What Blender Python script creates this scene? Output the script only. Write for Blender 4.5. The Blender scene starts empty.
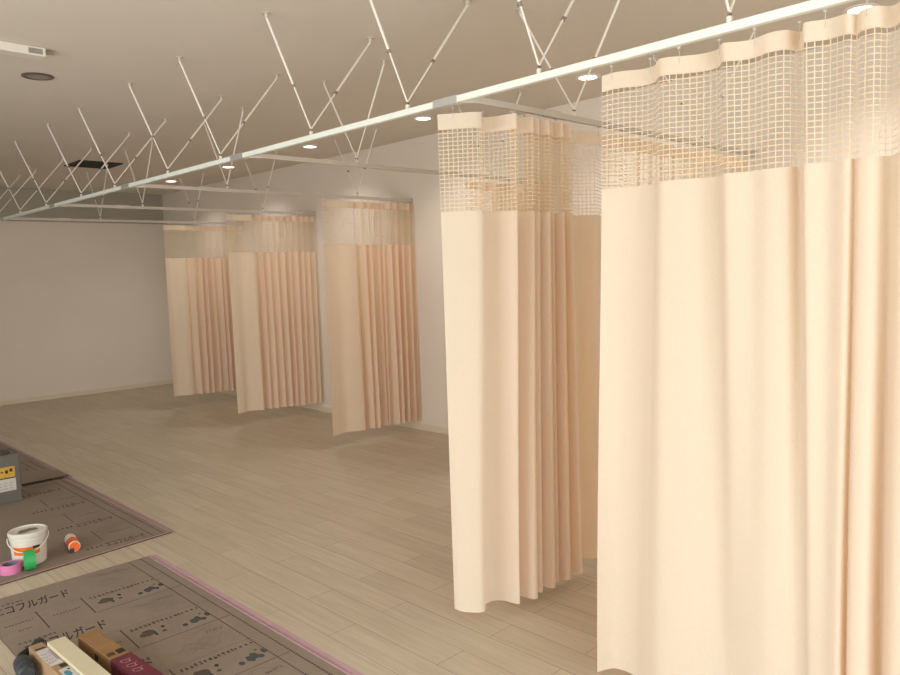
import bpy, bmesh, math, random
from mathutils import Vector, Matrix, noise
random.seed(7)
SC = bpy.context.scene
COL = SC.collection
PI = math.pi

# ------------------------------------------------------------------ materials
def lin(c):
    return tuple(((v/255)/12.92 if v/255 <= .04045 else ((v/255+.055)/1.055)**2.4) for v in c)+(1,)

def mat(name, rgb, rough=.6, metal=0, var=.06, scale=6, spec=.4, bump=0, bscale=80, emit=None):
    m = bpy.data.materials.new(name); m.use_nodes = True
    nt = m.node_tree; b = nt.nodes['Principled BSDF']
    c = lin(rgb)
    tc = nt.nodes.new('ShaderNodeTexCoord')
    nz = nt.nodes.new('ShaderNodeTexNoise'); nz.inputs['Scale'].default_value = scale; nz.inputs['Detail'].default_value = 4
    nt.links.new(tc.outputs['Object'], nz.inputs['Vector'])
    r = nt.nodes.new('ShaderNodeValToRGB')
    r.color_ramp.elements[0].position = .3; r.color_ramp.elements[1].position = .7
    r.color_ramp.elements[0].color = tuple(v*(1-var) for v in c[:3])+(1,)
    r.color_ramp.elements[1].color = tuple(min(1, v*(1+var)) for v in c[:3])+(1,)
    nt.links.new(nz.outputs['Fac'], r.inputs['Fac'])
    nt.links.new(r.outputs['Color'], b.inputs['Base Color'])
    b.inputs['Roughness'].default_value = rough; b.inputs['Metallic'].default_value = metal
    b.inputs['Specular IOR Level'].default_value = spec
    if bump:
        n2 = nt.nodes.new('ShaderNodeTexNoise'); n2.inputs['Scale'].default_value = bscale
        nt.links.new(tc.outputs['Object'], n2.inputs['Vector'])
        bp = nt.nodes.new('ShaderNodeBump'); bp.inputs['Strength'].default_value = bump; bp.inputs['Distance'].default_value = .01
        nt.links.new(n2.outputs['Fac'], bp.inputs['Height']); nt.links.new(bp.outputs['Normal'], b.inputs['Normal'])
    if emit:
        b.inputs['Emission Color'].default_value = lin(rgb); b.inputs['Emission Strength'].default_value = emit
    return m

def fabric(name, rgb, trans=.3, tint=None):
    m = bpy.data.materials.new(name); m.use_nodes = True
    nt = m.node_tree
    for n in list(nt.nodes):
        if n.type != 'OUTPUT_MATERIAL': nt.nodes.remove(n)
    out = [n for n in nt.nodes if n.type == 'OUTPUT_MATERIAL'][0]
    c = lin(rgb); t = lin(tint or rgb)
    tc = nt.nodes.new('ShaderNodeTexCoord')
    mp = nt.nodes.new('ShaderNodeMapping'); mp.inputs['Scale'].default_value = (90, 90, 25)
    nt.links.new(tc.outputs['Object'], mp.inputs['Vector'])
    nz = nt.nodes.new('ShaderNodeTexNoise'); nz.inputs['Scale'].default_value = 4; nz.inputs['Detail'].default_value = 3
    nt.links.new(mp.outputs['Vector'], nz.inputs['Vector'])
    r = nt.nodes.new('ShaderNodeValToRGB')
    r.color_ramp.elements[0].position = .35; r.color_ramp.elements[1].position = .65
    r.color_ramp.elements[0].color = tuple(v*.97 for v in c[:3])+(1,)
    r.color_ramp.elements[1].color = tuple(min(1, v*1.03) for v in c[:3])+(1,)
    nt.links.new(nz.outputs['Fac'], r.inputs['Fac'])
    d = nt.nodes.new('ShaderNodeBsdfDiffuse'); d.inputs['Roughness'].default_value = .6
    nt.links.new(r.outputs['Color'], d.inputs['Color'])
    tr = nt.nodes.new('ShaderNodeBsdfTranslucent'); tr.inputs['Color'].default_value = t
    bp = nt.nodes.new('ShaderNodeBump'); bp.inputs['Strength'].default_value = .06; bp.inputs['Distance'].default_value = .004
    nt.links.new(nz.outputs['Fac'], bp.inputs['Height']); nt.links.new(bp.outputs['Normal'], d.inputs['Normal'])
    mx = nt.nodes.new('ShaderNodeMixShader'); mx.inputs['Fac'].default_value = trans
    nt.links.new(d.outputs[0], mx.inputs[1]); nt.links.new(tr.outputs[0], mx.inputs[2])
    nt.links.new(mx.outputs[0], out.inputs['Surface'])
    return m

def floor_mat():
    m = bpy.data.materials.new('pale_plank_floor'); m.use_nodes = True
    nt = m.node_tree; b = nt.nodes['Principled BSDF']; L = nt.links.new
    tc = nt.nodes.new('ShaderNodeTexCoord')
    sp = nt.nodes.new('ShaderNodeSeparateXYZ'); L(tc.outputs['Object'], sp.inputs[0])
    cb = nt.nodes.new('ShaderNodeCombineXYZ')
    ax = nt.nodes.new('ShaderNodeMath'); ax.operation = 'ADD'; ax.inputs[1].default_value = -2.13+9.1
    ay = nt.nodes.new('ShaderNodeMath'); ay.operation = 'ADD'; ay.inputs[1].default_value = -2.094+15.2
    L(sp.outputs['Y'], ax.inputs[0]); L(sp.outputs['X'], ay.inputs[0])
    L(ax.outputs[0], cb.inputs['X']); L(ay.outputs[0], cb.inputs['Y'])
    br = nt.nodes.new('ShaderNodeTexBrick')
    br.offset = .42; br.offset_frequency = 2; br.squash = 1
    br.inputs['Scale'].default_value = 1
    br.inputs['Brick Width'].default_value = .91; br.inputs['Row Height'].default_value = .152
    br.inputs['Mortar Size'].default_value = .0016; br.inputs['Mortar Smooth'].default_value = .3
    br.inputs['Bias'].default_value = 0
    br.inputs['Color1'].default_value = lin((202, 188, 166)); br.inputs['Color2'].default_value = lin((194, 179, 156))
    br.inputs['Mortar'].default_value = lin((146, 130, 108))
    L(cb.outputs[0], br.inputs['Vector'])
    mp = nt.nodes.new('ShaderNodeMapping'); mp.inputs['Scale'].default_value = (38, 1.7, 1)
    L(tc.outputs['Object'], mp.inputs['Vector'])
    nz = nt.nodes.new('ShaderNodeTexNoise'); nz.inputs['Scale'].default_value = 1.3; nz.inputs['Detail'].default_value = 5
    L(mp.outputs['Vector'], nz.inputs['Vector'])
    r = nt.nodes.new('ShaderNodeValToRGB')
    r.color_ramp.elements[0].position = .3; r.color_ramp.elements[0].color = (.86, .85, .84, 1)
    r.color_ramp.elements[1].position = .7; r.color_ramp.elements[1].color = (1.04, 1.04, 1.04, 1)
    L(nz.outputs['Fac'], r.inputs['Fac'])
    mx = nt.nodes.new('ShaderNodeMix'); mx.data_type = 'RGBA'; mx.blend_type = 'MULTIPLY'; mx.inputs['Factor'].default_value = 1
    L(br.outputs['Color'], mx.inputs['A']); L(r.outputs['Color'], mx.inputs['B'])
    L(mx.outputs['Result'], b.inputs['Base Color'])
    b.inputs['Roughness'].default_value = .42; b.inputs['Specular IOR Level'].default_value = .45
    bp = nt.nodes.new('ShaderNodeBump'); bp.inputs['Strength'].default_value = .12; bp.inputs['Distance'].default_value = .002
    L(nz.outputs['Fac'], bp.inputs['Height']); L(bp.outputs['Normal'], b.inputs['Normal'])
    return m

M = dict(
    floor=floor_mat(),
    wall=mat('wall_paint', (232, 221, 207), .9, var=.015, scale=2, spec=.15, bump=.05, bscale=300),
    band=mat('grey_upper_band', (172, 166, 150), .9, var=.02, scale=2, spec=.15),
    ceil=mat('ceiling_paint', (222, 214, 203), .95, var=.012, scale=2, spec=.1, bump=.04, bscale=200),
    base=mat('baseboard_cream', (226, 210, 188), .5, var=.02),
    rail=mat('rail_white_enamel', (232, 236, 226), .35, var=.01),
    rail2=mat('rail_grey_aluminium', (200, 193, 182), .4, metal=.15, var=.02),
    silver=mat('silver_sleeve', (205, 205, 200), .3, metal=.6, var=.02),
    rod=mat('rod_white', (232, 224, 212), .4, var=.02),
    dark=mat('dark_steel', (136, 128, 118), .5, metal=.3, var=.05),
    white=mat('white_plastic', (232, 230, 224), .4, var=.02),
    fab=fabric('cream_curtain_fabric', (243, 239, 224), .42, (255, 201, 144)),
    net=fabric('cream_net_thread', (238, 220, 192), .25, (246, 220, 186)),
    lens=mat('lit_lamp_lens', (255, 250, 238), .4, var=0, emit=6),
    lampoff=mat('grey_lamp_diffuser', (150, 143, 134), .5, var=.04),
    lamprim=mat('dark_lamp_rim', (98, 88, 80), .4, var=.04),
    black=mat('black_vent', (22, 20, 20), .5, var=.1),
    fixture=mat('fixture_white', (226, 220, 208), .45, var=.02),
    fixgrey=mat('fixture_grey', (150, 146, 136), .5, var=.03),
    card=mat('mat_cardboard', (143, 129, 115), .85, var=.05, scale=4, spec=.15),
    cardedge=mat('mat_dark_edge', (92, 58, 52), .8, var=.1),
    ink=mat('mat_ink', (98, 86, 77), .9, var=.05, spec=.1),
    inkfaint=mat('mat_ink_faint', (134, 119, 106), .9, var=.05, spec=.1),
    inkdark=mat('mat_ink_dark', (76, 68, 62), .9, var=.05, spec=.1),
    inkblue=mat('mat_ink_blue', (84, 84, 84), .9, var=.1, spec=.1),
    pinktape=mat('pink_tape', (192, 156, 166), .6, var=.06, scale=20),
    pinkfaint=mat('pink_tape_thin', (172, 140, 142), .6, var=.06, scale=20),
    pinkroll=mat('pink_tape_roll', (214, 124, 170), .5, var=.03),
    bluegrey=mat('roll_core_grey', (110, 122, 132), .7, var=.1),
    greentape=mat('green_tape_roll', (50, 160, 86), .5, var=.05),
    core=mat('cardboard_core', (170, 140, 105), .8, var=.05),
    pail=mat('white_pail', (216, 211, 199), .4, var=.03),
    stain=mat('grey_stain', (120, 112, 98), .8, var=.25, scale=60),
    orange=mat('orange_label', (246, 110, 40), .5, var=.08, scale=30),
    yellow=mat('yellow_label', (206, 164, 66), .5, var=.15, scale=40),
    paper=mat('white_paper_label', (200, 194, 188), .7, var=.05, scale=60),
    can=mat('grey_tin', (112, 108, 100), .45, metal=.25, var=.05),
    candark=mat('dark_tin_top', (100, 88, 82), .5, metal=.2, var=.08),
    brown=mat('kraft_carton', (150, 114, 78), .8, var=.06, scale=12, spec=.15),
    brownpale=mat('pale_carton', (160, 132, 100), .8, var=.06, scale=12, spec=.15),
    maroon=mat('maroon_print', (104, 44, 56), .55, var=.08, scale=14),
    pinkink=mat('pink_ink', (190, 130, 134), .7, var=.05),
    creambox=mat('cream_carton', (208, 198, 168), .7, var=.02, spec=.2),
    tool=mat('dark_teal_plastic', (54, 58, 60), .55, var=.15, scale=30),
    toolblack=mat('black_rubber', (38, 38, 40), .7, var=.15, scale=30),
    blueink=mat('blue_ink', (70, 140, 160), .6, var=.1),
    purpleink=mat('purple_ink', (150, 136, 158), .7, var=.1),
    darkprint=mat('dark_print', (50, 44, 30), .7, var=.2, scale=40),
)

# ------------------------------------------------------------------ helpers
def obj(name, bm, m, parent=None, loc=None, smooth=False, bevel=0):
    me = bpy.data.meshes.new(name)
    bmesh.ops.recalc_face_normals(bm, faces=bm.faces)
    if smooth:
        for f in bm.faces: f.smooth = True
    bm.to_mesh(me); bm.free()
    for x in (m if isinstance(m, (list, tuple)) else [m]): me.materials.append(x)
    o = bpy.data.objects.new(name, me); COL.objects.link(o)
    if parent: o.parent = parent
    if loc: o.location = loc
    if bevel:
        b = o.modifiers.new('bevel', 'BEVEL'); b.width = bevel; b.segments = 2; b.limit_method = 'ANGLE'
    return o

def thing(name, label, cat, loc=(0, 0, 0), rotz=0, group=None):
    o = bpy.data.objects.new(name, None); COL.objects.link(o)
    o.location = loc; o.rotation_euler = (0, 0, rotz); o.empty_display_size = .1
    o['label'] = label; o['category'] = cat
    if group: o['group'] = group
    return o

def structure(o):
    o['kind'] = 'structure'; return o

def B(): return bmesh.new()

def box(bm, lo, hi, mi=0, taper=1):
    x0, y0, z0 = lo; x1, y1, z1 = hi
    cx, cy = (x0+x1)/2, (y0+y1)/2
    v = []
    for z, t in ((z0, taper), (z1, 1)):
        for x, y in ((x0, y0), (x1, y0), (x1, y1), (x0, y1)):
            v.append(bm.verts.new((cx+(x-cx)*t, cy+(y-cy)*t, z)))
    for q in ((3, 2, 1, 0), (4, 5, 6, 7), (0, 1, 5, 4), (1, 2, 6, 5), (2, 3, 7, 6), (3, 0, 4, 7)):
        bm.faces.new([v[i] for i in q]).material_index = mi
    return bm

def tube(bm, a, b, r0, r1=None, n=10, cap=True):
    a = Vector(a); b = Vector(b); r1 = r0 if r1 is None else r1
    d = (b-a).normalized(); u = d.orthogonal().normalized(); w = d.cross(u)
    R = []
    for p, r in ((a, r0), (b, r1)):
        R.append([bm.verts.new(p+(u*math.cos(t)+w*math.sin(t))*r) for t in [2*PI*i/n for i in range(n)]])
    for i in range(n):
        bm.faces.new((R[0][i], R[0][(i+1) % n], R[1][(i+1) % n], R[1][i]))
    if cap:
        bm.faces.new(R[0][::-1]); bm.faces.new(R[1])
    return bm

def lathe(bm, prof, n=32, c=(0, 0, 0), closed=False, mi=None):
    """prof: list of (r,z); axis z."""
    c = Vector(c); rings = []
    for r, z in prof:
        if r < 1e-6: rings.append([bm.verts.new(c+Vector((0, 0, z)))])
        else: rings.append([bm.verts.new(c+Vector((r*math.cos(2*PI*i/n), r*math.sin(2*PI*i/n), z))) for i in range(n)])
    pairs = list(zip(rings, rings[1:]))
    if closed: pairs.append((rings[-1], rings[0]))
    for k, (A, Bq) in enumerate(pairs):
        for i in range(n):
            j = (i+1) % n
            if len(A) == 1 and len(Bq) == 1: continue
            if len(A) == 1: f = bm.faces.new((A[0], Bq[j], Bq[i]))
            elif len(Bq) == 1: f = bm.faces.new((A[i], A[j], Bq[0]))
            else: f = bm.faces.new((A[i], A[j], Bq[j], Bq[i]))
            if mi: f.material_index = mi[k]
    return bm

def sweep(bm, pts, w, z0, z1):
    """rectangular bar of width w between z0 and z1 along plan points."""
    pts = [Vector((p[0], p[1], 0)) for p in pts]; R = []
    for i, p in enumerate(pts):
        t = (pts[min(i+1, len(pts)-1)]-pts[max(i-1, 0)]).normalized(); n = Vector((-t.y, t.x, 0))*w/2
        R.append([bm.verts.new((q.x, q.y, z)) for q, z in ((p-n, z0), (p+n, z0), (p+n, z1), (p-n, z1))])
    for A, C in zip(R, R[1:]):
        for i in range(4):
            j = (i+1) % 4; bm.faces.new((A[i], A[j], C[j], C[i]))
    bm.faces.new(R[0][::-1]); bm.faces.new(R[-1])
    return bm

def path_tube(bm, pts, r, n=8):
    pts = [Vector(p) for p in pts]; R = []
    ref = Vector((0, 0, 1))
    for i, p in enumerate(pts):
        t = (pts[min(i+1, len(pts)-1)]-pts[max(i-1, 0)]).normalized()
        u = t.cross(ref)
        if u.length < .05: u = t.cross(Vector((1, 0, 0)))
        u.normalize(); w = t.cross(u)
        R.append([bm.verts.new(p+(u*math.cos(2*PI*k/n)+w*math.sin(2*PI*k/n))*r) for k in range(n)])
    for A, C in zip(R, R[1:]):
        for i in range(n):
            j = (i+1) % n; bm.faces.new((A[i], A[j], C[j], C[i]))
    bm.faces.new(R[0][::-1]); bm.faces.new(R[-1])
    return bm

def catmull(P, m):
    out = []
    n = len(P)
    for i in range(n-1):
        p0 = P[max(i-1, 0)]; p1 = P[i]; p2 = P[i+1]; p3 = P[min(i+2, n-1)]
        for k in range(m):
            t = k/m
            out.append(tuple(.5*((2*b)+(-a+c)*t+(2*a-5*b+4*c-d)*t*t+(-a+3*b-3*c+d)*t**3) for a, b, c, d in zip(p0, p1, p2, p3)))
    out.append(tuple(P[-1]))
    return out

# ------------------------------------------------------------------ room constants (metres, camera above origin)
CAMZ = 1.55
XR, XW, YB, ZC = 2.259, 4.961, 11.174, 2.838
XL, YF = -2.6, -2.4
CR = [2.189, 3.922, 5.562, 7.207, 8.82]        # cross rails
ZR0, ZR1 = 2.240, 2.267

# ------------------------------------------------------------------ setting
structure(obj('floor', box(B(), (XL-.2, YF-.2, -.08), (XW+.2, YB+.2, 0)), M['floor']))
structure(obj('ceiling', box(B(), (XL-.2, YF-.2, ZC), (XW+.2, YB+.2, ZC+.1)), M['ceil']))
structure(obj('wall_right', box(B(), (XW, YF-.2, 0), (XW+.2, YB+.2, ZC)), M['wall']))
bm = B(); box(bm, (XL, YB, 0), (XW, YB+.2, ZC))
structure(obj('wall_back', bm, M['wall']))
structure(obj('upper_wall_band_1', box(B(), (XL, YB-.012, 2.405), (XW, YB, ZC)), M['band']))  # darker grey strip across the top of the back wall
structure(obj('baseboard_right', box(B(), (XW-.012, YF, 0), (XW, YB, .058)), M['base']))
structure(obj('baseboard_back', box(B(), (XL, YB-.012, 0), (XW-.012, YB, .058)), M['base']))

def wall_with_openings(name, fixed, lo, hi, opens, axis):
    """wall slab 0.2 thick; axis 'x' -> plane at X=fixed running along Y. opens: (a0,a1,z0,z1)"""
    bm = B()
    def bb(a0, a1, z0, z1):
        if a1-a0 < 1e-4 or z1-z0 < 1e-4: return
        if axis == 'x': box(bm, (fixed-.2, a0, z0), (fixed, a1, z1))
        else: box(bm, (a0, fixed-.2, z0), (a1, fixed, z1))
    cur = lo
    for a0, a1, z0, z1 in opens:
        bb(cur, a0, 0, ZC); bb(a0, a1, 0, z0); bb(a0, a1, z1, ZC); cur = a1
    bb(cur, hi, 0, ZC)
    return structure(obj(name, bm, M['wall']))

LEFT_OPEN = [(-1.9, 0.9, .35, 2.3), (1.2, 4.0, .35, 2.3), (4.4, 7.2, .35, 2.3)]  # third opening is added, out of view, to brighten the far curtains
FRONT_OPEN = [(-2.2, 1.6, .35, 2.3)]
wall_with_openings('wall_left', XL, YF, YB, LEFT_OPEN, 'x')
wall_with_openings('wall_front', YF, XL, XW, FRONT_OPEN, 'y')
wn = 0
for (a0, a1, z0, z1), ax in [(o, 'x') for o in LEFT_OPEN]+[(o, 'y') for o in FRONT_OPEN]:
    wn += 1
    bm = B(); n = 3
    for i in range(n+1):
        c = a0+(a1-a0)*i/n; h0 = max(a0, c-.025); h1 = min(a1, c+.025)
        if ax == 'x': box(bm, (XL-.13, h0, z0), (XL-.08, h1, z1))
        else: box(bm, (h0, YF-.13, z0), (h1, YF-.08, z1))
    for za, zb in ((z0, z0+.05), (z1-.05, z1)):
        if ax == 'x': box(bm, (XL-.129, a0, za), (XL-.081, a1, zb))
        else: box(bm, (a0, YF-.129, za), (a1, YF-.081, zb))
    structure(obj('unseen_window_%d' % wn, bm, M['white']))

# ------------------------------------------------------------------ rails
def branch(y):
    c = [(XR+.004, y+.14), (XR+.008, y+.085), (XR+.027, y+.035), (XR+.075, y+.006), (XR+.15, y), (XR+.3, y)]
    return catmull(c, 6)+[(XW-.006, y)]

main = thing('curtain_rail', 'long white main curtain rail running the length of the room', 'curtain rail', (XR, 4.5, ZR0), 0)
def rel(root):
    return Vector(root.location)
def obj_at(name, bm, m, root, **k):
    """mesh built in world coordinates, parented to root whose rotation is zero."""
    bmesh.ops.translate(bm, verts=bm.verts, vec=-Vector(root.location))
    return obj(name, bm, m, root, **k)

obj_at('rail_bar', box(B(), (XR-.013, YF+.01, ZR0), (XR+.013, YB-.02, ZR1)), M['rail'], main, bevel=.003)
for y in CR:
    obj_at('connector_sleeve', box(B(), (XR-.016, y+.03, ZR0-.003), (XR+.016, y+.175, ZR1+.003)), M['silver'], main, bevel=.003)
for y in (YF+.005, YB-.018):
    obj_at('end_plate', box(B(), (XR-.035, y-.004, ZR0-.022), (XR+.035, y+.004, ZR1+.022)), M['rail'], main)

ORD = ['nearest', 'second nearest', 'middle', 'second farthest', 'farthest']
for i, y in enumerate(CR):
    t = thing('curtain_rail', ['grey cross rail nearest the camera, carrying the cream curtain beside the front one',
                               'grey cross rail seen through the net of the second nearest curtain',
                               'grey cross rail above the large peach curtain in the room middle',
                               'white cross rail above the middle one of the three far peach curtains',
                               'farthest white cross rail, above the peach curtain nearest the back wall'][i],
              'curtain rail', ((XR+XW)/2, y, ZR0), 0, 'cross rails to the right wall')
    obj_at('rail_bar', sweep(B(), branch(y), .024, ZR0, ZR1-.002), M['rail2'], t)
    obj_at('joiner_sleeve', box(B(), (2.765, y-.015, ZR0-.002), (2.885, y+.015, ZR1+.003)), M['rail2'], t, bevel=.003)
    obj_at('wall_socket', box(B(), (XW-.012, y-.02, ZR0-.008), (XW-.0005, y+.02, ZR1+.008)), M['rail2'], t, bevel=.004)

# V shaped hangers
def hanger(apex, ends, label, group):
    t = thing('ceiling_hanger', label, 'rail hanger', apex, 0, group)
    a = Vector((0, 0, .03))
    obj('rail_clamp', box(B(), (-.007, -.007, 0), (.007, .007, .020)), M['rod'], t, bevel=.002)
    bm = B(); tube(bm, (-.009, 0, .028), (.009, 0, .028), .004)
    obj('hinge_bolt', bm, M['dark'], t)
    for e in ends:
        e = Vector(e)-Vector(apex); top = e-Vector((0, 0, .022))
        j = a+(top-a)*.4
        obj('lower_rod', tube(B(), a, j, .0040), M['rod'], t, smooth=False)
        obj('upper_tube', tube(B(), j, top, .0060), M['rod'], t)
        d = (top-a).normalized()
        bm = B(); tube(bm, j-d*.008, j+d*.008, .0078); s = d.cross(Vector((0, 0, 1))).normalized()
        tube(bm, j, j+s*.014, .0035)
        obj('locking_collar', bm, M['dark'], t)
        bm = B()
        lathe(bm, [(0, 0), (.022, 0), (.022, -.003), (.010, -.006), (.008, -.022), (0, -.026)], 16, e)
        obj('ceiling_plate', bm, M['rail2'], t)

NUM = ['nearest', 'second', 'third', 'fourth', 'fifth', 'sixth', 'seventh', 'eighth', 'ninth', 'tenth', 'eleventh', 'twelfth']
AY = [1.073, 1.803, 2.539, 3.283, 4.237, 4.967, 5.89, 6.61, 7.514, 8.318, 9.22, 9.86]
for i, y in enumerate(AY):
    lab = ('nearest white V-shaped hanger on the main rail, above the front curtain' if i == 0 else
           'white V-shaped hanger on the main rail, %s from the front curtain end' % NUM[i])
    hanger((XR, y, ZR1), [(XR-.20, y+.042, ZC), (XR+.444, y+.042, ZC)], lab, 'V hangers along the main rail')
CV = [(2.999, 4.255), (3.037, 4.31), (3.008, 4.30), (3.01, 4.30), (3.20, 4.31)]
RN = ['nearest cross rail', 'second nearest cross rail', 'cross rail over the large middle peach curtain', 'second farthest cross rail', 'farthest cross rail']
for i, y in enumerate(CR):
    for k, x in enumerate(CV[i]):
        hanger((x, y, ZR1-.002), [(x, y+.314, ZC), (x, y-.308, ZC)],
               'thin V-shaped hanger on the %s, %s end' % (RN[i], ('main rail', 'right wall')[k]), 'V hangers on the cross rails')

# ------------------------------------------------------------------ curtains
def curtain(label, top, bot, zt, zh, zn, zb, hooks, m=10, group='hospital curtains on ceiling rails', net_w=.021, net_h=.0172, th=.0029, sag=.0, wob=0, hem=None):
    T = catmull(top, m); Bt = catmull(bot, m); n = len(T)
    cx = sum(p[0] for p in T)/n; cy = sum(p[1] for p in T)/n
    root = thing('hospital_curtain', label, 'curtain', (cx, cy, zb), 0, group)
    s = [0]
    for a, b in zip(T, T[1:]): s.append(s[-1]+math.hypot(b[0]-a[0], b[1]-a[1]))
    def P(i, z, off=0.0):
        f = max(0, min(1, (zt-z)/(zt-zb))); w = f*f*(3-2*f)*.55+.45*f
        x = T[i][0]*(1-w)+Bt[i][0]*w; y = T[i][1]*(1-w)+Bt[i][1]*w
        if wob:
            q = noise.noise(Vector((s[i]*2.2, z*1.1, label.__len__()*.37)))*wob*f
            x += q; y += q*.6
        return Vector((x-cx, y-cy, z-zb))
    def zs(i, z):        # slight sag of the heading between the hooks
        return z+sag*math.sin(s[i]*2*PI/.21)*(max(0, (z-zn)/(zt-zn)) if z > zn else 0)
    def sheet(zlist):
        bm = B(); rows = []
        for zi in zlist:
            rows.append([bm.verts.new(P(i, zs(i, zi(i) if callable(zi) else zi))) for i in range(n)])
        for A, C in zip(rows, rows[1:]):
            for i in range(n-1): bm.faces.new((A[i], A[i+1], C[i+1], C[i]))
        return bm
    obj('heading_band', sheet([zt, (zt+zh)/2, zh]), M['fab'], root, smooth=True)
    hz = hem or (lambda i: 0)
    K = 26
    rows = [zn+(zb-zn)*k/K for k in range(K)]+[lambda i: zb+hz(s[i]/s[-1])]
    obj('fabric_panel', sheet(rows), M['fab'], root, smooth=True)
    # hem seam: a narrow double-turned strip along the bottom edge
    # net
    bm = B()
    nh = max(2, int(round((zh-zn)/net_h)))
    for k in range(nh+1):
        z = zh-(zh-zn)*k/nh
        r0 = [bm.verts.new(P(i, zs(i, z+th/2))) for i in range(n)]
        r1 = [bm.verts.new(P(i, zs(i, z-th/2))) for i in range(n)]
        for i in range(n-1): bm.faces.new((r0[i], r0[i+1], r1[i+1], r1[i]))
    nv = int(s[-1]/net_w); j = 0
    zl = [zh+(zn-zh)*q/5 for q in range(6)]
    def interp(d, z):
        nonlocal j
        while j < n-2 and s[j+1] < d: j += 1
        f = 0 if s[j+1] == s[j] else (d-s[j])/(s[j+1]-s[j])
        f = max(0, min(1, f))
        return P(j, zs(j, z)).lerp(P(j+1, zs(j+1, z)), f)
    for k in range(nv+1):
        d = s[-1]*k/nv; d0 = max(0, d-th/2); d1 = min(s[-1], d+th/2)
        j0 = j; A = [bm.verts.new(interp(d0, z)) for z in zl]
        C = [bm.verts.new(interp(d1, z)) for z in zl]; 
        for a, b, c, e in zip(A, A[1:], C[1:], C): bm.faces.new((a, b, c, e))
    obj('open_net', bm, M['net'], root)
    # hooks
    for k in range(hooks):
        d = s[-1]*(k+.25)/(hooks-.5); i = min(range(n), key=lambda q: abs(s[q]-d))
        p = P(i, zs(i, zt-.01))
        bm = B(); q = Vector((p.x, p.y, 0))
        zr = ZR0-zb
        tube(bm, q+Vector((0, 0, p.z-.012)), q+Vector((0, 0, zr-.004)), .0012, n=6)
        box(bm, (q.x-.004, q.y-.004, zr-.006), (q.x+.004, q.y+.004, zr+.0005))
        obj('curtain_hook', bm, M['rail2'], root)
    return root

# front curtain, on the main rail
top1 = [(2.285, 1.547), (2.292, 1.47), (2.312, 1.40), (2.306, 1.352), (2.262, 1.305), (2.280, 1.23), (2.312, 1.165), (2.304, 1.128), (2.256, 1.09),
        (2.282, 1.02), (2.272, .96), (2.286, .915), (2.326, .893), (2.300, .872), (2.252, .852), (2.282, .80), (2.262, .742), (2.285, .726), (2.262, .708), (2.262, .675), (2.300, .655), (2.298, .635), (2.262, .61),
        (2.26, .56), (2.31, .53), (2.26, .50), (2.26, .46), (2.31, .43), (2.26, .40)]
bot1 = [(2.250, 1.583), (2.318, 1.55), (2.325, 1.47), (2.285, 1.40), (2.255, 1.33), (2.262, 1.25), (2.280, 1.18), (2.295, 1.12), (2.288, 1.07),
        (2.268, 1.01), (2.262, .955), (2.272, .905), (2.282, .87), (2.278, .845), (2.268, .825), (2.262, .785), (2.252, .745), (2.29, .735), (2.245, .715), (2.25, .672), (2.31, .66), (2.315, .648), (2.24, .612),
        (2.25, .56), (2.33, .53), (2.25, .50), (2.25, .46), (2.33, .43), (2.25, .40)]
curtain('large cream curtain in front at the right edge, on the main rail', top1, bot1, 2.212, 2.158, 1.822, .045, 11, m=9, sag=.0025, wob=.02)

# second curtain: starts on the main rail, goes round the bend and along the nearest cross rail to the wall
top2 = [(2.262, 2.355), (2.300, 2.300), (2.352, 2.228), (2.39, 2.218), (2.428, 2.275), (2.462, 2.288), (2.495, 2.235), (2.512, 2.155), (2.535, 2.150), (2.590, 2.240)]
bot2 = [(2.262, 2.350), (2.266, 2.300), (2.311, 2.236), (2.345, 2.240), (2.372, 2.272), (2.430, 2.274), (2.462, 2.238), (2.478, 2.172), (2.495, 2.170), (2.545, 2.260)]
for xt, xb, yt, yb in ((2.650, 2.585, 2.150, 2.140), (2.700, 2.652, 2.160, 2.165), (2.756, 2.728, 2.146, 2.150), (2.806, 2.790, 2.165, 2.175), (2.862, 2.858, 2.150, 2.155), (2.925, 2.960, 2.152, 2.160)):
    top2 += [(xt-.018, yt+.012), (xt, yt), (xt+.014, yt+.030), (xt+.024, yt+.088)]
    bot2 += [(xb-.024, yb+.022), (xb-.006, yb), (xb+.016, yb+.018), (xb+.034, yb+.110)]
top2.append((3.02, 2.235)); bot2.append((3.05, 2.262)); top2.append((3.09, 2.232)); bot2.append((3.12, 2.272))
x = 3.16; k = 0
while x < 4.92:
    a = .03 if x < 3.45 or x > 3.9 else .04
    top2.append((x, CR[0]+(a if k % 2 else -a*.3))); bot2.append((x+.02, CR[0]+(a*1.4 if k % 2 else -a*.2)+.02))
    x += .11 if x < 3.4 else .06; k += 1
curtain('cream curtain on the nearest cross rail, gathered beside the front curtain', top2, bot2, 2.214, 2.150, 1.805, .055, 17, m=7, wob=.012, th=.0034)

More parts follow.
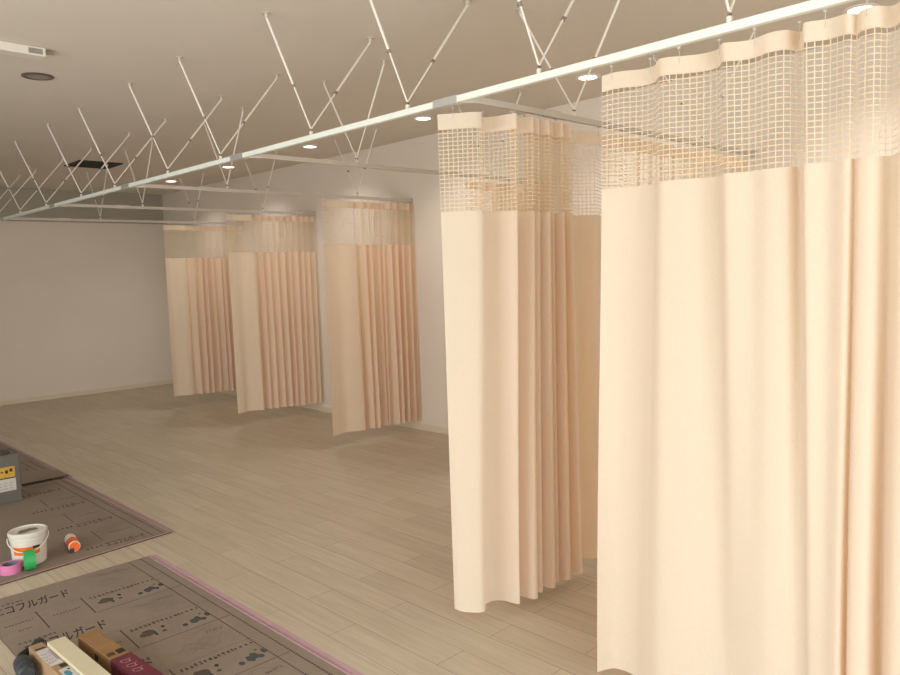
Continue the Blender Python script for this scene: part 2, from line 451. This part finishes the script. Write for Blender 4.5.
def gathered(label, y, x0, x1, flat, zt, zb0, zb1, npl, seed, amp=.05):
    rnd = random.Random(seed)
    top = []; bot = []
    # flat leading panel
    for q in range(5):
        f = q/4; xx = x0+flat*f
        top.append((xx, y-.01+.012*math.sin(q*2.1+seed))); bot.append((xx-.01+.01*f, y-.02+.03*math.sin(q*1.7+seed)))
    for k in range(npl*2):
        f = (k+1)/(npl*2); xx = x0+flat+(x1-x0-flat)*f
        sgn = 1 if k % 2 == 0 else -1
        a = amp*rnd.uniform(.55, 1.3); j = rnd.uniform(-.018, .018); jb = j*.6+rnd.uniform(-.016, .016)-.02*f
        top.append((xx+j-.006*sgn, y+a*.85*sgn)); bot.append((xx+jb-.035*(1-f)*0-.01*sgn, y+a*1.15*sgn))
        if k % 2 == 1 and k < npl*2-1:
            top.append((xx+j+.012, y-a*.85)); bot.append((xx+jb+.018, y-a*1.2))
    h = lambda f: (zb1-zb0)*f
    return curtain(label, top, bot, zt, zt-.058, zt-.390, zb0, 9, m=6, hem=h, wob=.01, th=.0042)

gathered('peach curtain half hidden behind the near cream curtain, only its heading seen through the net', CR[1], 4.02, 4.92, .2, 2.214, .10, .10, 9, 3)
gathered('peach curtain at the right of the three far curtains, largest of them', CR[2], 3.885, 4.935, .36, 2.216, .125, .105, 9, 11)
gathered('peach curtain between the other two of the three far curtains', CR[3], 3.855, 4.90, .30, 2.216, .150, .115, 9, 23)
gathered('peach curtain farthest away, leftmost of the three far curtains', CR[4], 3.905, 4.89, .26, 2.214, .165, .135, 9, 31)

# ------------------------------------------------------------------ ceiling fittings
DLY = [1.375, 3.077, 4.734, 6.397, 8.049, 9.553]
DLN = ['glimpsed above the front curtain heading', 'just left of the front curtain, nearest in full view', 'above the left edge of the second nearest curtain',
       'third from the back end of the row', 'second from the back end of the row', 'farthest, small at the back end of the row']
for y, nme in zip(DLY, DLN):
    t = thing('recessed_downlight', 'lit round ceiling downlight, '+nme, 'ceiling light', (4.38, y, ZC), 0, 'lit downlights in a row')
    obj('trim_ring', lathe(B(), [(.062, -.001), (.085, -.001), (.085, -.005), (.062, -.009)], 32, closed=True), M['white'], t, smooth=False)
    obj('lens', lathe(B(), [(0, -.004), (.063, -.004), (.063, -.001), (0, -.001)], 32), M['lens'], t)
    ld = bpy.data.lights.new('downlight_lamp', 'SPOT'); ld.energy = 30; ld.spot_size = 2.3; ld.spot_blend = .9; ld.color = (1, .96, .90); ld.shadow_soft_size = .06
    lo = bpy.data.objects.new('downlight_lamp', ld); COL.objects.link(lo); lo.location = (0, 0, -.03); lo.parent = t

t = thing('recessed_downlight', 'unlit grey round ceiling light with dark rim, beside the white strip fixture', 'ceiling light', (1.563, 5.175, ZC))
obj('trim_ring', lathe(B(), [(.070, -.001), (.090, -.001), (.090, -.006), (.070, -.010)], 36, closed=True), M['lamprim'], t)
obj('diffuser', lathe(B(), [(0, -.004), (.071, -.004), (.071, -.001), (0, -.001)], 36), M['lampoff'], t)

t = thing('ceiling_strip_fixture', 'white rectangular strip fixture on the ceiling with small grey grille at its end', 'ceiling fixture', (.9, 4.582, ZC))
obj_at('casing', box(B(), (.3, 4.5420, ZC-.048), (1.425, 4.6320, ZC-.0005)), M['fixture'], t, bevel=.006)
bm = B()
for k in range(4): box(bm, (1.34+.017*k, 4.5385, ZC-.038), (1.352+.017*k, 4.5425, ZC-.014))
box(bm, (1.337, 4.5405, ZC-.040), (1.407, 4.5418, ZC-.012))
obj_at('grille', bm, M['fixgrey'], t)
bm = B(); tube(bm, (1.425, 4.5870, ZC-.014), (1.475, 4.5870, ZC-.008), .012, .010)
obj_at('end_stub', bm, M['fixgrey'], t)  # short grey stub just past the casing's end

t = thing('ceiling_vent', 'black square air vent in the ceiling near the back wall', 'vent', (3.1, 8.62, ZC))
bm = B()
for a, b in (((2.87, 8.38), (3.31, 8.40)), ((2.87, 8.84), (3.33, 8.86)), ((2.87, 8.40), (2.89, 8.84)), ((3.31, 8.40), (3.33, 8.84))):
    box(bm, (a[0], a[1], ZC-.008), (b[0], b[1], ZC-.0005))
obj_at('frame', bm, M['black'], t)
bm = B()
for k in range(9):
    y = 8.415+.05*k; box(bm, (2.89, y, ZC-.007), (3.31, y+.022, ZC-.0008))
box(bm, (2.89, 8.40, ZC-.002), (3.31, 8.84, ZC-.0006))
obj_at('louvre', bm, M['black'], t)

# ------------------------------------------------------------------ floor protection mats
def quad(bm, pts, z, mi=0):
    bm.faces.new([bm.verts.new((p[0], p[1], z)) for p in pts]).material_index = mi

def stroke(bm, a, b, w, z, mi=0):
    a = Vector((a[0], a[1], 0)); b = Vector((b[0], b[1], 0)); d = (b-a).normalized(); n = Vector((-d.y, d.x, 0))*w/2
    quad(bm, [a-n, b-n, b+n, a+n], z, mi)

def blob(bm, c, rx, ry, z, mi=0, n=10, rnd=random):
    quad(bm, [(c[0]+rx*math.cos(2*PI*i/n)*rnd.uniform(.75, 1.1), c[1]+ry*math.sin(2*PI*i/n)*rnd.uniform(.75, 1.1)) for i in range(n)], z, mi)

def text_mesh(bm, s, x, y, w, h, z, shear=0., mi=0, bold=0):
    cu = bpy.data.curves.new('lettering', 'FONT'); cu.body = s; cu.size = 1; cu.shear = shear; cu.offset = bold; cu.resolution_u = 3
    o = bpy.data.objects.new('lettering', cu); COL.objects.link(o)
    bpy.context.view_layer.update()
    dg = bpy.context.evaluated_depsgraph_get()
    me = bpy.data.meshes.new_from_object(o.evaluated_get(dg))
    bpy.data.objects.remove(o); bpy.data.curves.remove(cu)
    if not me.vertices: return
    xs = [v.co.x for v in me.vertices]; ys = [v.co.y for v in me.vertices]
    x0, x1, y0, y1 = min(xs), max(xs), min(ys), max(ys)
    sx = w/(x1-x0); sy = h/(y1-y0)
    vm = [bm.verts.new((x+(v.co.x-x0)*sx, y+(v.co.y-y0)*sy, z)) for v in me.vertices]
    for p in me.polygons:
        try: bm.faces.new([vm[i] for i in p.vertices]).material_index = mi
        except ValueError: pass
    bpy.data.meshes.remove(me)

def dashes(bm, x0, x1, y, h, z, rnd, mi=0, pitch=.02):
    x = x0
    while x < x1:
        w = pitch*rnd.uniform(.45, .8)
        for q in range(2):
            yy = y+h*rnd.uniform(.05, .75); quad(bm, [(x, yy), (x+w, yy+h*.03), (x+w, yy+h*.25), (x, yy+h*.22)], z, mi)
        xx = x+w*rnd.uniform(.2, .7); quad(bm, [(xx, y), (xx+pitch*.16, y), (xx+pitch*.2, y+h), (xx+pitch*.04, y+h)], z, mi)
        x += pitch

TITLE = '\u30a8\u30b3\u30d5\u30eb\u30ac\u30fc\u30c9'
INKS = [M['ink'], M['inkfaint'], M['inkdark'], M['inkblue']]

def near_mat():
    x0, x1, y0, y1, T = .795, 1.662, 2.25, 4.205, .005
    t = thing('floor_protection_mat', 'grey-brown printed floor mat in the foreground holding the cartons', 'floor mat', (1.2, 3.2, 0), 0, 'printed floor protection mats')
    bm = B(); box(bm, (x0, y0, 0.0005), (x1, y1, T))
    for f in bm.faces:
        if abs(f.normal.z) < .5 or f.calc_center_median().z < .002: f.material_index = 1
    bm.normal_update()
    for f in bm.faces: f.material_index = 0 if f.normal.z > .5 else 1
    obj_at('board', bm, [M['card'], M['cardedge']], t)
    rnd = random.Random(5); z = T+.0006; p = B()
    # dotted ruler lines along the right side
    for xx, w in ((1.540, .006), (1.606, .007)):
        y = y0
        while y < y1-.012:
            quad(p, [(xx-w/2, y), (xx+w/2, y), (xx+w/2, y+.010), (xx-w/2, y+.010)], z, 2); y += .0165
    for yk in (4.42, 3.90, 3.395, 2.89, 2.385):
        c = lambda yy: yy < y1-.01 and yy > y0+.01
        if c(yk+.17):
            text_mesh(p, TITLE, .83, yk+.07, .345, .105, z, .35, 2, .012)
            dashes(p, .83, .99, yk+.185, .022, z, rnd, 0)
        elif c(yk+.07): pass
        if c(yk):
            for a, b in (((1.19, yk), (1.60, yk)), ((.80, yk), (1.18, yk))): stroke(p, a, b, .0035, z, 1)
        if c(yk) and c(yk-.235):
            stroke(p, (1.188, yk), (1.180, yk-.235), .006, z, 0)
            stroke(p, (.985, yk), (.978, yk-.235), .006, z, 0)
            stroke(p, (1.19, yk-.235), (1.60, yk-.235), .004, z, 0)
            stroke(p, (.80, yk-.235), (1.18, yk-.235), .003, z, 1)
            dashes(p, .835, .95, yk-.085, .016, z, rnd, 0, .014); dashes(p, 1.03, 1.15, yk-.12, .018, z, rnd, 0, .014)
            dashes(p, .87, .92, yk-.17, .014, z, rnd, 0, .014)
            dashes(p, 1.215, 1.45, yk-.06, .03, z, rnd, 0, .02)
            for q in range(4): blob(p, (1.455+.024*q, yk-.045), .006, .010, z, 0, 8, rnd)
            # printed pictures: tree with small figures, row of little houses
            blob(p, (1.265, yk-.125), .034, .034, z, 0, 12, rnd); blob(p, (1.285, yk-.155), .008, .030, z+.0002, 3, 8, rnd); blob(p, (1.24, yk-.135), .018, .02, z+.0001, 0, 9, rnd)
            blob(p, (1.335, yk-.110), .010, .014, z, 2, 8, rnd); blob(p, (1.325, yk-.155), .010, .012, z, 0, 8, rnd)
            for dx, dy, rx, ry in ((-.055, -.01, .014, .018), (-.01, .0, .02, .03), (.012, .01, .018, .03), (.03, -.01, .014, .02), (.062, .02, .014, .024), (.04, .05, .006, .008)):
                blob(p, (1.468+dx, yk-.165+dy), rx, ry, z+.0001*rnd.random(), 3, 9, rnd)
        # faint hand-drawn landscape between the rows
        if c(yk-.26) and c(yk-.47):
            for q in range(9):
                pts = []; sx = 1.25+rnd.uniform(0, .12); sy = yk-.27-rnd.uniform(0, .19)
                for h in range(9): pts.append((sx+.017*h, sy+.018*math.sin(h*.9+q)+rnd.uniform(-.004, .004)))
                for a, b in zip(pts, pts[1:]): stroke(p, a, b, .0028, z, 1)
            dashes(p, 1.44, 1.51, yk-.33, .03, z, rnd, 1, .016)
    obj_at('printed_lettering', p, INKS, t)
    tp = B(); box(tp, (x1-.012, y0, T+.0004), (x1+.001, y1+.004, T+.0009)); box(tp, (x1+.001, y0, .0006), (x1+.036, y1+.004, .0012))
    box(tp, (x1-.0005, y0, .0006), (x1+.0012, y1+.004, T+.0009))
    obj_at('pink_edge_tape', tp, M['pinktape'], t)

def far_print(p, x0, x1, rows, z, rnd, y0, y1):
    for yk in rows:
        for xa in (x1-.49, x1-1.03):
            if xa < x0: continue
            if yk-.02 > y0 and yk+.09 < y1:
                for q in range(4): blob(p, (xa+.01+.026*q, yk+.04+.01*(q % 2)), .007, .016, z, 2, 8, rnd)
                text_mesh(p, TITLE, xa+.11, yk, .235, .085, z, .3, 2, .010)
            if yk+.13 > y0 and yk+.36 < y1:
                stroke(p, (xa+.13, yk+.14), (xa+.14, yk+.37), .005, z, 0)
                dashes(p, xa-.05, xa+.08, yk+.25, .018, z, rnd, 1, .016); dashes(p, xa+.2, xa+.33, yk+.24, .018, z, rnd, 0, .016)
                stroke(p, (xa-.1, yk+.38), (xa+.38, yk+.38), .004, z, 1); stroke(p, (xa-.1, yk+.12), (xa+.38, yk+.12), .004, z, 1)
                dashes(p, xa+.15, xa+.27, yk+.31, .014, z, rnd, 1, .014)
    for xx in (x1-.118, x1-.058):
        stroke(p, (xx, y0+.01), (xx, y1-.01), .006, z, 0)

def mid_mat():
    x0, x1, y0, y1, T = .95, 1.938, 4.46, 6.475, .006
    t = thing('floor_protection_mat', 'grey-brown printed floor mat under the white pail', 'floor mat', (1.5, 5.4, 0), 0, 'printed floor protection mats')
    bm = B(); vs = [(x0, 4.40), (x1-.013, 4.502), (x1+.006, y1), (x0, y1)]
    lo = [bm.verts.new((a, b, .0005)) for a, b in vs]; hi = [bm.verts.new((a, b, T)) for a, b in vs]
    bm.faces.new(lo[::-1]).material_index = 1; bm.faces.new(hi).material_index = 0
    for i in range(4): bm.faces.new((lo[i], lo[(i+1) % 4], hi[(i+1) % 4], hi[i])).material_index = 1
    obj_at('board', bm, [M['card'], M['cardedge']], t)
    p = B(); far_print(p, x0, x1, (4.545, 5.06, 5.58, 6.09), T+.0006, random.Random(9), 4.51, y1)
    obj_at('printed_lettering', p, INKS, t)
    tp = B(); box(tp, (x1-.028, 4.502, T+.0003), (x1-.012, y1, T+.0008))
    quad(tp, [(x1-.013, 4.502), (x1+.012, 4.502), (x1+.030, y1), (x1+.005, y1)], .0018)
    quad(tp, [(x0, 4.405), (x1-.03, 4.500), (x1-.03, 4.516), (x0, 4.421)], T+.0006)
    obj_at('pink_edge_tape', tp, M['pinkfaint'], t)

def far_mat():
    x0, x1, y0, y1, T = .95, 1.952, 6.455, 8.60, .005
    t = thing('floor_protection_mat', 'farthest grey-brown printed floor mat, behind the grey tin can', 'floor mat', (1.5, 7.5, 0), 0, 'printed floor protection mats')
    bm = B(); R = []
    for k in range(25):
        y = y0+(y1-y0)*k/24; lift = .0075+.013*math.exp(-((y-y0)/.16)) if y < 7.4 else .0075*max(0, (7.9-y)/.5)
        lift = max(.0008, lift)
        R.append([bm.verts.new(c) for c in ((x0, y, lift), (x1, y, lift), (x1, y, lift+T), (x0, y, lift+T))])
    for A, C in zip(R, R[1:]):
        for i in range(4):
            j = (i+1) % 4; bm.faces.new((A[i], A[j], C[j], C[i])).material_index = 0 if i == 2 else 1
    bm.faces.new(R[0]).material_index = 1; bm.faces.new(R[-1][::-1]).material_index = 1
    obj_at('board', bm, [M['card'], M['cardedge']], t)
    p = B(); far_print(p, x0, x1, (6.95,), .0135, random.Random(13), 6.75, 7.35)
    obj_at('printed_lettering', p, INKS, t)
    tp = B(); box(tp, (x1-.018, y0+.2, .014), (x1+.001, 7.35, .0146)); box(tp, (x1+.001, y0, .0006), (x1+.034, y1, .0012))
    obj_at('pink_edge_tape', tp, M['pinkfaint'], t)
near_mat(); mid_mat(); far_mat()
ZM = .0065

# ------------------------------------------------------------------ things on the mats
# grey 18-litre tin
t = thing('tin_can', 'square grey metal tin with yellow and white label at the left edge', 'can', (1.388, 6.15, ZM))
W = .119
bm = B(); box(bm, (-W, -W, 0), (W, W, .345))
obj('body', bm, M['can'], t, bevel=.012)
for z in (.0, .337):
    bm = B()
    for a, b in (((-W-.004, -W-.004), (W+.004, -W+.004)), ((-W-.004, W-.004), (W+.004, W+.004)), ((-W-.004, -W+.004), (-W+.004, W-.004)), ((W-.004, -W+.004), (W+.004, W-.004))):
        box(bm, (a[0], a[1], z), (b[0], b[1], z+.012))
    obj('seam_rim', bm, M['can'], t, bevel=.003)
bm = B(); lathe(bm, [(0, .345), (.085, .345), (.085, .352), (.075, .356), (.072, .350), (0, .350)], 28)
tlid = obj('lid', bm, M['candark'], t)
bm = B(); path_tube(bm, [(-.055, 0, .352), (-.05, 0, .364), (-.03, 0, .369), (.03, 0, .369), (.05, 0, .364), (.055, 0, .352)], .004)
obj('lid_handle', bm, M['candark'], tlid)
bm = B(); box(bm, (-W+.01, -W-.0022, .185), (.078, -W-.0004, .262), 0); box(bm, (-W+.01, -W-.0022, .088), (.080, -W-.0004, .176), 1)
box(bm, (-W+.01, -W-.0026, .178), (.078, -W-.0004, .183), 2)
for k in range(6): box(bm, (-.10+.029*k, -W-.0030, .215+.01*(k % 2)), (-.082+.029*k, -W-.0023, .232+.008*(k % 3)), 2)
for k in range(5):
    for q in range(3): box(bm, (-.10+.034*k, -W-.0028, .105+.02*q), (-.078+.034*k, -W-.0023, .109+.02*q), 3)
obj('label', bm, [M['yellow'], M['paper'], M['darkprint'], M['fixgrey']], t)

# white pail
PX, PY = 1.168, 4.645
t = thing('pail', 'white plastic pail with stained lid and orange label', 'bucket', (PX, PY, ZM))
t.scale = (.94, .94, .94)
obj('body', lathe(B(), [(0, 0), (.088, 0), (.091, .006), (.098, .150), (.101, .152), (.101, .160), (.098, .162), (.099, .178), (0, .178)], 40), M['pail'], t, smooth=False)
plid = obj('lid', lathe(B(), [(.1005, .172), (.105, .174), (.106, .190), (.102, .197), (.094, .197), (.091, .191), (0, .191)], 40), M['pail'], t)
bm = B(); rr = random.Random(3)
blob(bm, (.004, .0, 0), .056, .036, .1925, 0, 16, rr); blob(bm, (-.035, -.022, 0), .03, .016, .1922, 0, 12, rr)
obj('lid_stain', bm, M['stain'], plid)
# bail handle hanging at the front, seen from the camera side
cam_dir = math.atan2(-PY, -PX)
def ring(a, r, z): return (r*math.cos(a), r*math.sin(a), z)
pts = []
for k in range(21):
    f = k/20; a = cam_dir-PI/2*1.05+PI*1.02*f
    pts.append(ring(a, .107+.012*math.sin(PI*f), .158-.070*math.sin(PI*f)**1.3+.012*f))
obj('bail_handle', path_tube(B(), pts, .0035), M['pail'], t)
def wrap(bm, r0, r1, z0, z1, a0, a1, mi=0, n=12):
    R = [(bm.verts.new(ring(a0+(a1-a0)*k/n, r0, z0)), bm.verts.new(ring(a0+(a1-a0)*k/n, r1, z1))) for k in range(n+1)]
    for A, C in zip(R, R[1:]): bm.faces.new((A[0], C[0], C[1], A[1])).material_index = mi
bm = B(); wrap(bm, .0945, .0982, .070, .118, cam_dir-.95, cam_dir+.62, 0); 
for k in range(5): wrap(bm, .0958, .0974, .083+.004*(k % 2), .104, cam_dir-.8+.26*k, cam_dir-.66+.26*k, 1, 3)
wrap(bm, .0973, .0985, .105, .119, cam_dir+.2, cam_dir+.6, 2, 4)
obj('label', bm, [M['orange'], M['yellow'], M['darkprint']], t)

# rolls of tape
t = thing('tape_roll', 'roll of pink tape lying flat in front of the white pail', 'tape', (1.047, 4.548, ZM))
obj('tape', lathe(B(), [(.040, 0), (.053, 0), (.0535, .002), (.0535, .048), (.053, .050), (.040, .050)], 36, closed=True), M['pinkroll'], t)
obj('core', lathe(B(), [(.0365, .001), (.0398, .001), (.0398, .049), (.0365, .049)], 36, closed=True), M['bluegrey'], t)
t = thing('tape_roll', 'roll of green tape standing upright against the white pail', 'tape', (1.133, 4.510, ZM+.0535))
va = math.atan2(-4.525, -1.136)
rot = Matrix.Rotation(va+PI/2, 4, 'Z') @ Matrix.Rotation(PI/2, 4, 'Y')
bm = lathe(B(), [(.040, -.028), (.053, -.028), (.0535, -.026), (.0535, .026), (.053, .028), (.040, .028)], 36, closed=True); bmesh.ops.transform(bm, matrix=rot, verts=bm.verts)
obj('tape', bm, M['greentape'], t)
bm = lathe(B(), [(.0365, -.027), (.0398, -.027), (.0398, .027), (.0365, .027)], 36, closed=True); bmesh.ops.transform(bm, matrix=rot, verts=bm.verts)
obj('core', bm, M['core'], t)

# orange and white bottle lying on the mat
t = thing('glue_bottle', 'small orange and white bottle lying on the mat right of the pail', 'bottle', (1.392, 4.60, ZM+.032), math.atan2(.20, .035))
rx = Matrix.Rotation(PI/2, 4, 'Y')
def along(prof, name, m, n=24):
    bm = lathe(B(), prof, n); bmesh.ops.transform(bm, matrix=rx, verts=bm.verts); return obj(name, bm, m, t)
along([(0, 0), (.029, 0), (.032, .004), (.032, .165), (.026, .180), (.017, .186), (0, .186)], 'body', M['white'])
along([(.0322, .018), (.0326, .018), (.0326, .092), (.0322, .092)], 'label', M['orange'])
along([(0, -.0012), (.027, -.0012), (.0326, .006), (.0326, .0175), (.0322, .0175), (.0322, .006), (0, -.0004)], 'base_cap', M['orange'])
bm = B(); box(bm, (-.002, .004, -.0315), (.012, .026, -.006)); bmesh.ops.transform(bm, matrix=Matrix.Translation((-.0015, 0, 0)), verts=bm.verts); obj('dark_patch', bm, M['tool'], t)
along([(0, .186), (.020, .186), (.020, .215), (.012, .222), (.010, .24), (0, .242)], 'cap', M['orange'])

# kraft and maroon carton
def carton(name, label, c, rotz, size, m, bevel=.002):
    t = thing(name, label, 'box', (c[0], c[1], .0052), rotz)
    obj('body', box(B(), (-size[0]/2, -size[1]/2, 0), (size[0]/2, size[1]/2, size[2])), m, t, bevel=bevel)
    return t
rz = math.radians(3.5)
L, Wd, H = .62, .078, .078
t = carton('carton', 'long kraft carton with maroon printed half, right of the cream box', (1.043, 3.00), rz, (Wd, L, H), M['brown'])
bm = B(); e = .0012
y1 = -.005; y0 = -L/2-e
box(bm, (-Wd/2-e, y0, .0005), (Wd/2+e, y1, H+e))
slv = obj('maroon_sleeve', bm, M['maroon'], t)
bm = B()
rr = random.Random(2); zz = H+e+.0004
for k in range(3):
    x, y = -.004, -.060-.050*k
    stroke(bm, (x-.014, y+.012), (x+.014, y+.006), .004, zz); stroke(bm, (x-.012, y-.014), (x+.016, y-.016), .004, zz)
    stroke(bm, (x+.014, y+.006), (x+.010, y-.014), .004, zz); stroke(bm, (x-.018, y+.010), (x-.016, y-.010), .003, zz)
    stroke(bm, (x+.020, y+.014), (x+.024, y+.008), .003, zz)
obj('printed_lettering', bm, M['pinkink'], slv)
bm = B()
quad(bm, [(.004, .018), (.034, .018), (.034, .060), (.004, .060)], H+.0006, 0)
for k in range(6): stroke(bm, (-.033+.005*k, .022), (-.030+.005*k, .055), .003, H+.0006, 0)
for k in range(5): stroke(bm, (-.025+.012*k, .11), (-.025+.012*k, .26), .0025, H+.0006, 1)
obj('printed_marks', bm, [M['darkprint'], M['brownpale']], t)
bm = B(); box(bm, (-Wd/2-.0008, .115, .03), (-Wd/2-.0002, .145, .055)); obj('side_mark', bm, M['darkprint'], t)

# cream box
rz2 = math.radians(2.0)
t = carton('carton', 'long plain cream box between the labelled carton and the kraft carton', (.916, 3.015), rz2, (.070, .61, .09), M['creambox'])
obj('end_flap', box(B(), (-.034, .305, .004), (.034, .3065, .086)), M['creambox'], t)
# labelled pale carton
t = carton('carton', 'narrow pale cardboard carton with white label, left of the cream box', (.852, 3.06), rz2, (.052, .62, .076), M['brownpale'])
bm = B(); zz = .0766
quad(bm, [(-.025, .06), (.022, .06), (.022, .235), (-.025, .235)], zz, 0)
for k in range(4): dashes(bm, -.021, .006, .085+.03*k, .016, zz+.0003, rr, 1, .011)
stroke(bm, (.017, .10), (.017, .21), .007, zz+.0003, 1)
quad(bm, [(-.020, .242), (.018, .242), (.018, .256), (-.020, .256)], zz, 3)
quad(bm, [(.0, .020), (.025, .020), (.025, .052), (.0, .052)], zz, 3)
quad(bm, [(-.016, -.11), (.025, -.11), (.025, .008), (-.016, .008)], zz, 0)
blob(bm, (.002, -.045), .013, .028, zz+.0004, 2, 14, rr); blob(bm, (.016, -.01), .005, .008, zz+.0004, 3, 10, rr)
obj('label', bm, [M['paper'], M['purpleink'], M['blueink'], M['darkprint']], t)

# dark cordless driver lying on its side, left of the cartons
t = thing('cordless_driver', 'dark cordless driver lying on the mat left of the cartons', 'power tool', (.779, 3.335, .0052), 0)
def along_dir(prof, a, d, name, m, n=18):
    bm = lathe(B(), prof, n); q = Vector((0, 0, 1)).rotation_difference(Vector(d).normalized()).to_matrix().to_4x4()
    bmesh.ops.transform(bm, matrix=Matrix.Translation(Vector(a)) @ q, verts=bm.verts); return obj(name, bm, m, t)

along_dir([(0, 0), (.022, .002), (.031, .012), (.034, .05), (.034, .085), (.030, .088), (.030, .094), (.034, .097), (.033, .128), (.026, .138), (0, .139)], (.000, .010, .037), (-.10, -1, 0), 'motor_housing', M['tool'])
along_dir([(0, 0), (.017, 0), (.017, .018), (.013, .03), (.012, .038), (0, .040)], (.001, .008, .037), (.10, 1, 0), 'chuck', M['toolblack'])
bm = B(); path_tube(bm, [(.002, -.02, .030), (.004, .045, .024), (.022, .098, .019), (.058, .128, .017), (.085, .143, .0165)], .0145, 12)
obj('handle', bm, M['toolblack'], t, smooth=True)
bm = B(); box(bm, (-.026, -.016, 0), (.030, .018, .034)); bmesh.ops.transform(bm, matrix=Matrix.Translation((.100, .152, .0005)) @ Matrix.Rotation(math.radians(-38+90), 4, 'Z'), verts=bm.verts)
obj('battery_pack', bm, M['tool'], t, bevel=.005)
bm = B(); box(bm, (-.010, -.005, 0), (.010, .005, .014)); bmesh.ops.transform(bm, matrix=Matrix.Translation((.020, .060, .012)) @ Matrix.Rotation(.5, 4, 'Z'), verts=bm.verts)
obj('trigger', bm, M['candark'], t, bevel=.002)

# ------------------------------------------------------------------ daylight through unseen windows; third left one added to lift the far room
DAY = (.98, 1.02, 1.03)
def window_light(name, loc, rot, sx, sy, e, col):
    ld = bpy.data.lights.new(name, 'AREA'); ld.shape = 'RECTANGLE'; ld.size = sx; ld.size_y = sy; ld.energy = e; ld.color = col
    o = bpy.data.objects.new(name, ld); COL.objects.link(o); o.location = loc; o.rotation_euler = rot
for (a0, a1, z0, z1), e in zip(LEFT_OPEN, (14, 128, 20)):
    window_light('unseen_window_light', (XL-.24, (a0+a1)/2, (z0+z1)/2), (0, -PI/2, 0), z1-z0, a1-a0, e, DAY)
for a0, a1, z0, z1 in FRONT_OPEN:
    window_light('unseen_window_light', ((a0+a1)/2, YF-.24, (z0+z1)/2), (PI/2, 0, 0), a1-a0, z1-z0, 178, DAY)
w = bpy.data.worlds.new('sky'); SC.world = w; w.use_nodes = True
w.node_tree.nodes['Background'].inputs[0].default_value = (.8, .9, 1, 1)
w.node_tree.nodes['Background'].inputs[1].default_value = .6

# ------------------------------------------------------------------ camera
f, yaw, pit, rol = 757.0, .7720, .0862, -.0330
fwd = Vector((math.sin(yaw)*math.cos(pit), math.cos(yaw)*math.cos(pit), -math.sin(pit)))
rt = Vector((math.cos(yaw), -math.sin(yaw), 0)); up = rt.cross(fwd)
R = math.cos(rol)*rt+math.sin(rol)*up; U = math.cos(rol)*up-math.sin(rol)*rt
cam = bpy.data.cameras.new('camera'); co = bpy.data.objects.new('camera', cam); COL.objects.link(co)
cam.sensor_width = 36; cam.lens = f/900*36; cam.clip_start = .05
co.matrix_world = Matrix(((R.x, U.x, -fwd.x, 0), (R.y, U.y, -fwd.y, 0), (R.z, U.z, -fwd.z, CAMZ), (0, 0, 0, 1)))
SC.camera = co
SC.view_settings.view_transform = 'Standard'; SC.view_settings.look = 'None'
SC.view_settings.exposure = 0; SC.view_settings.gamma = 1; SC.view_settings.use_curve_mapping = False
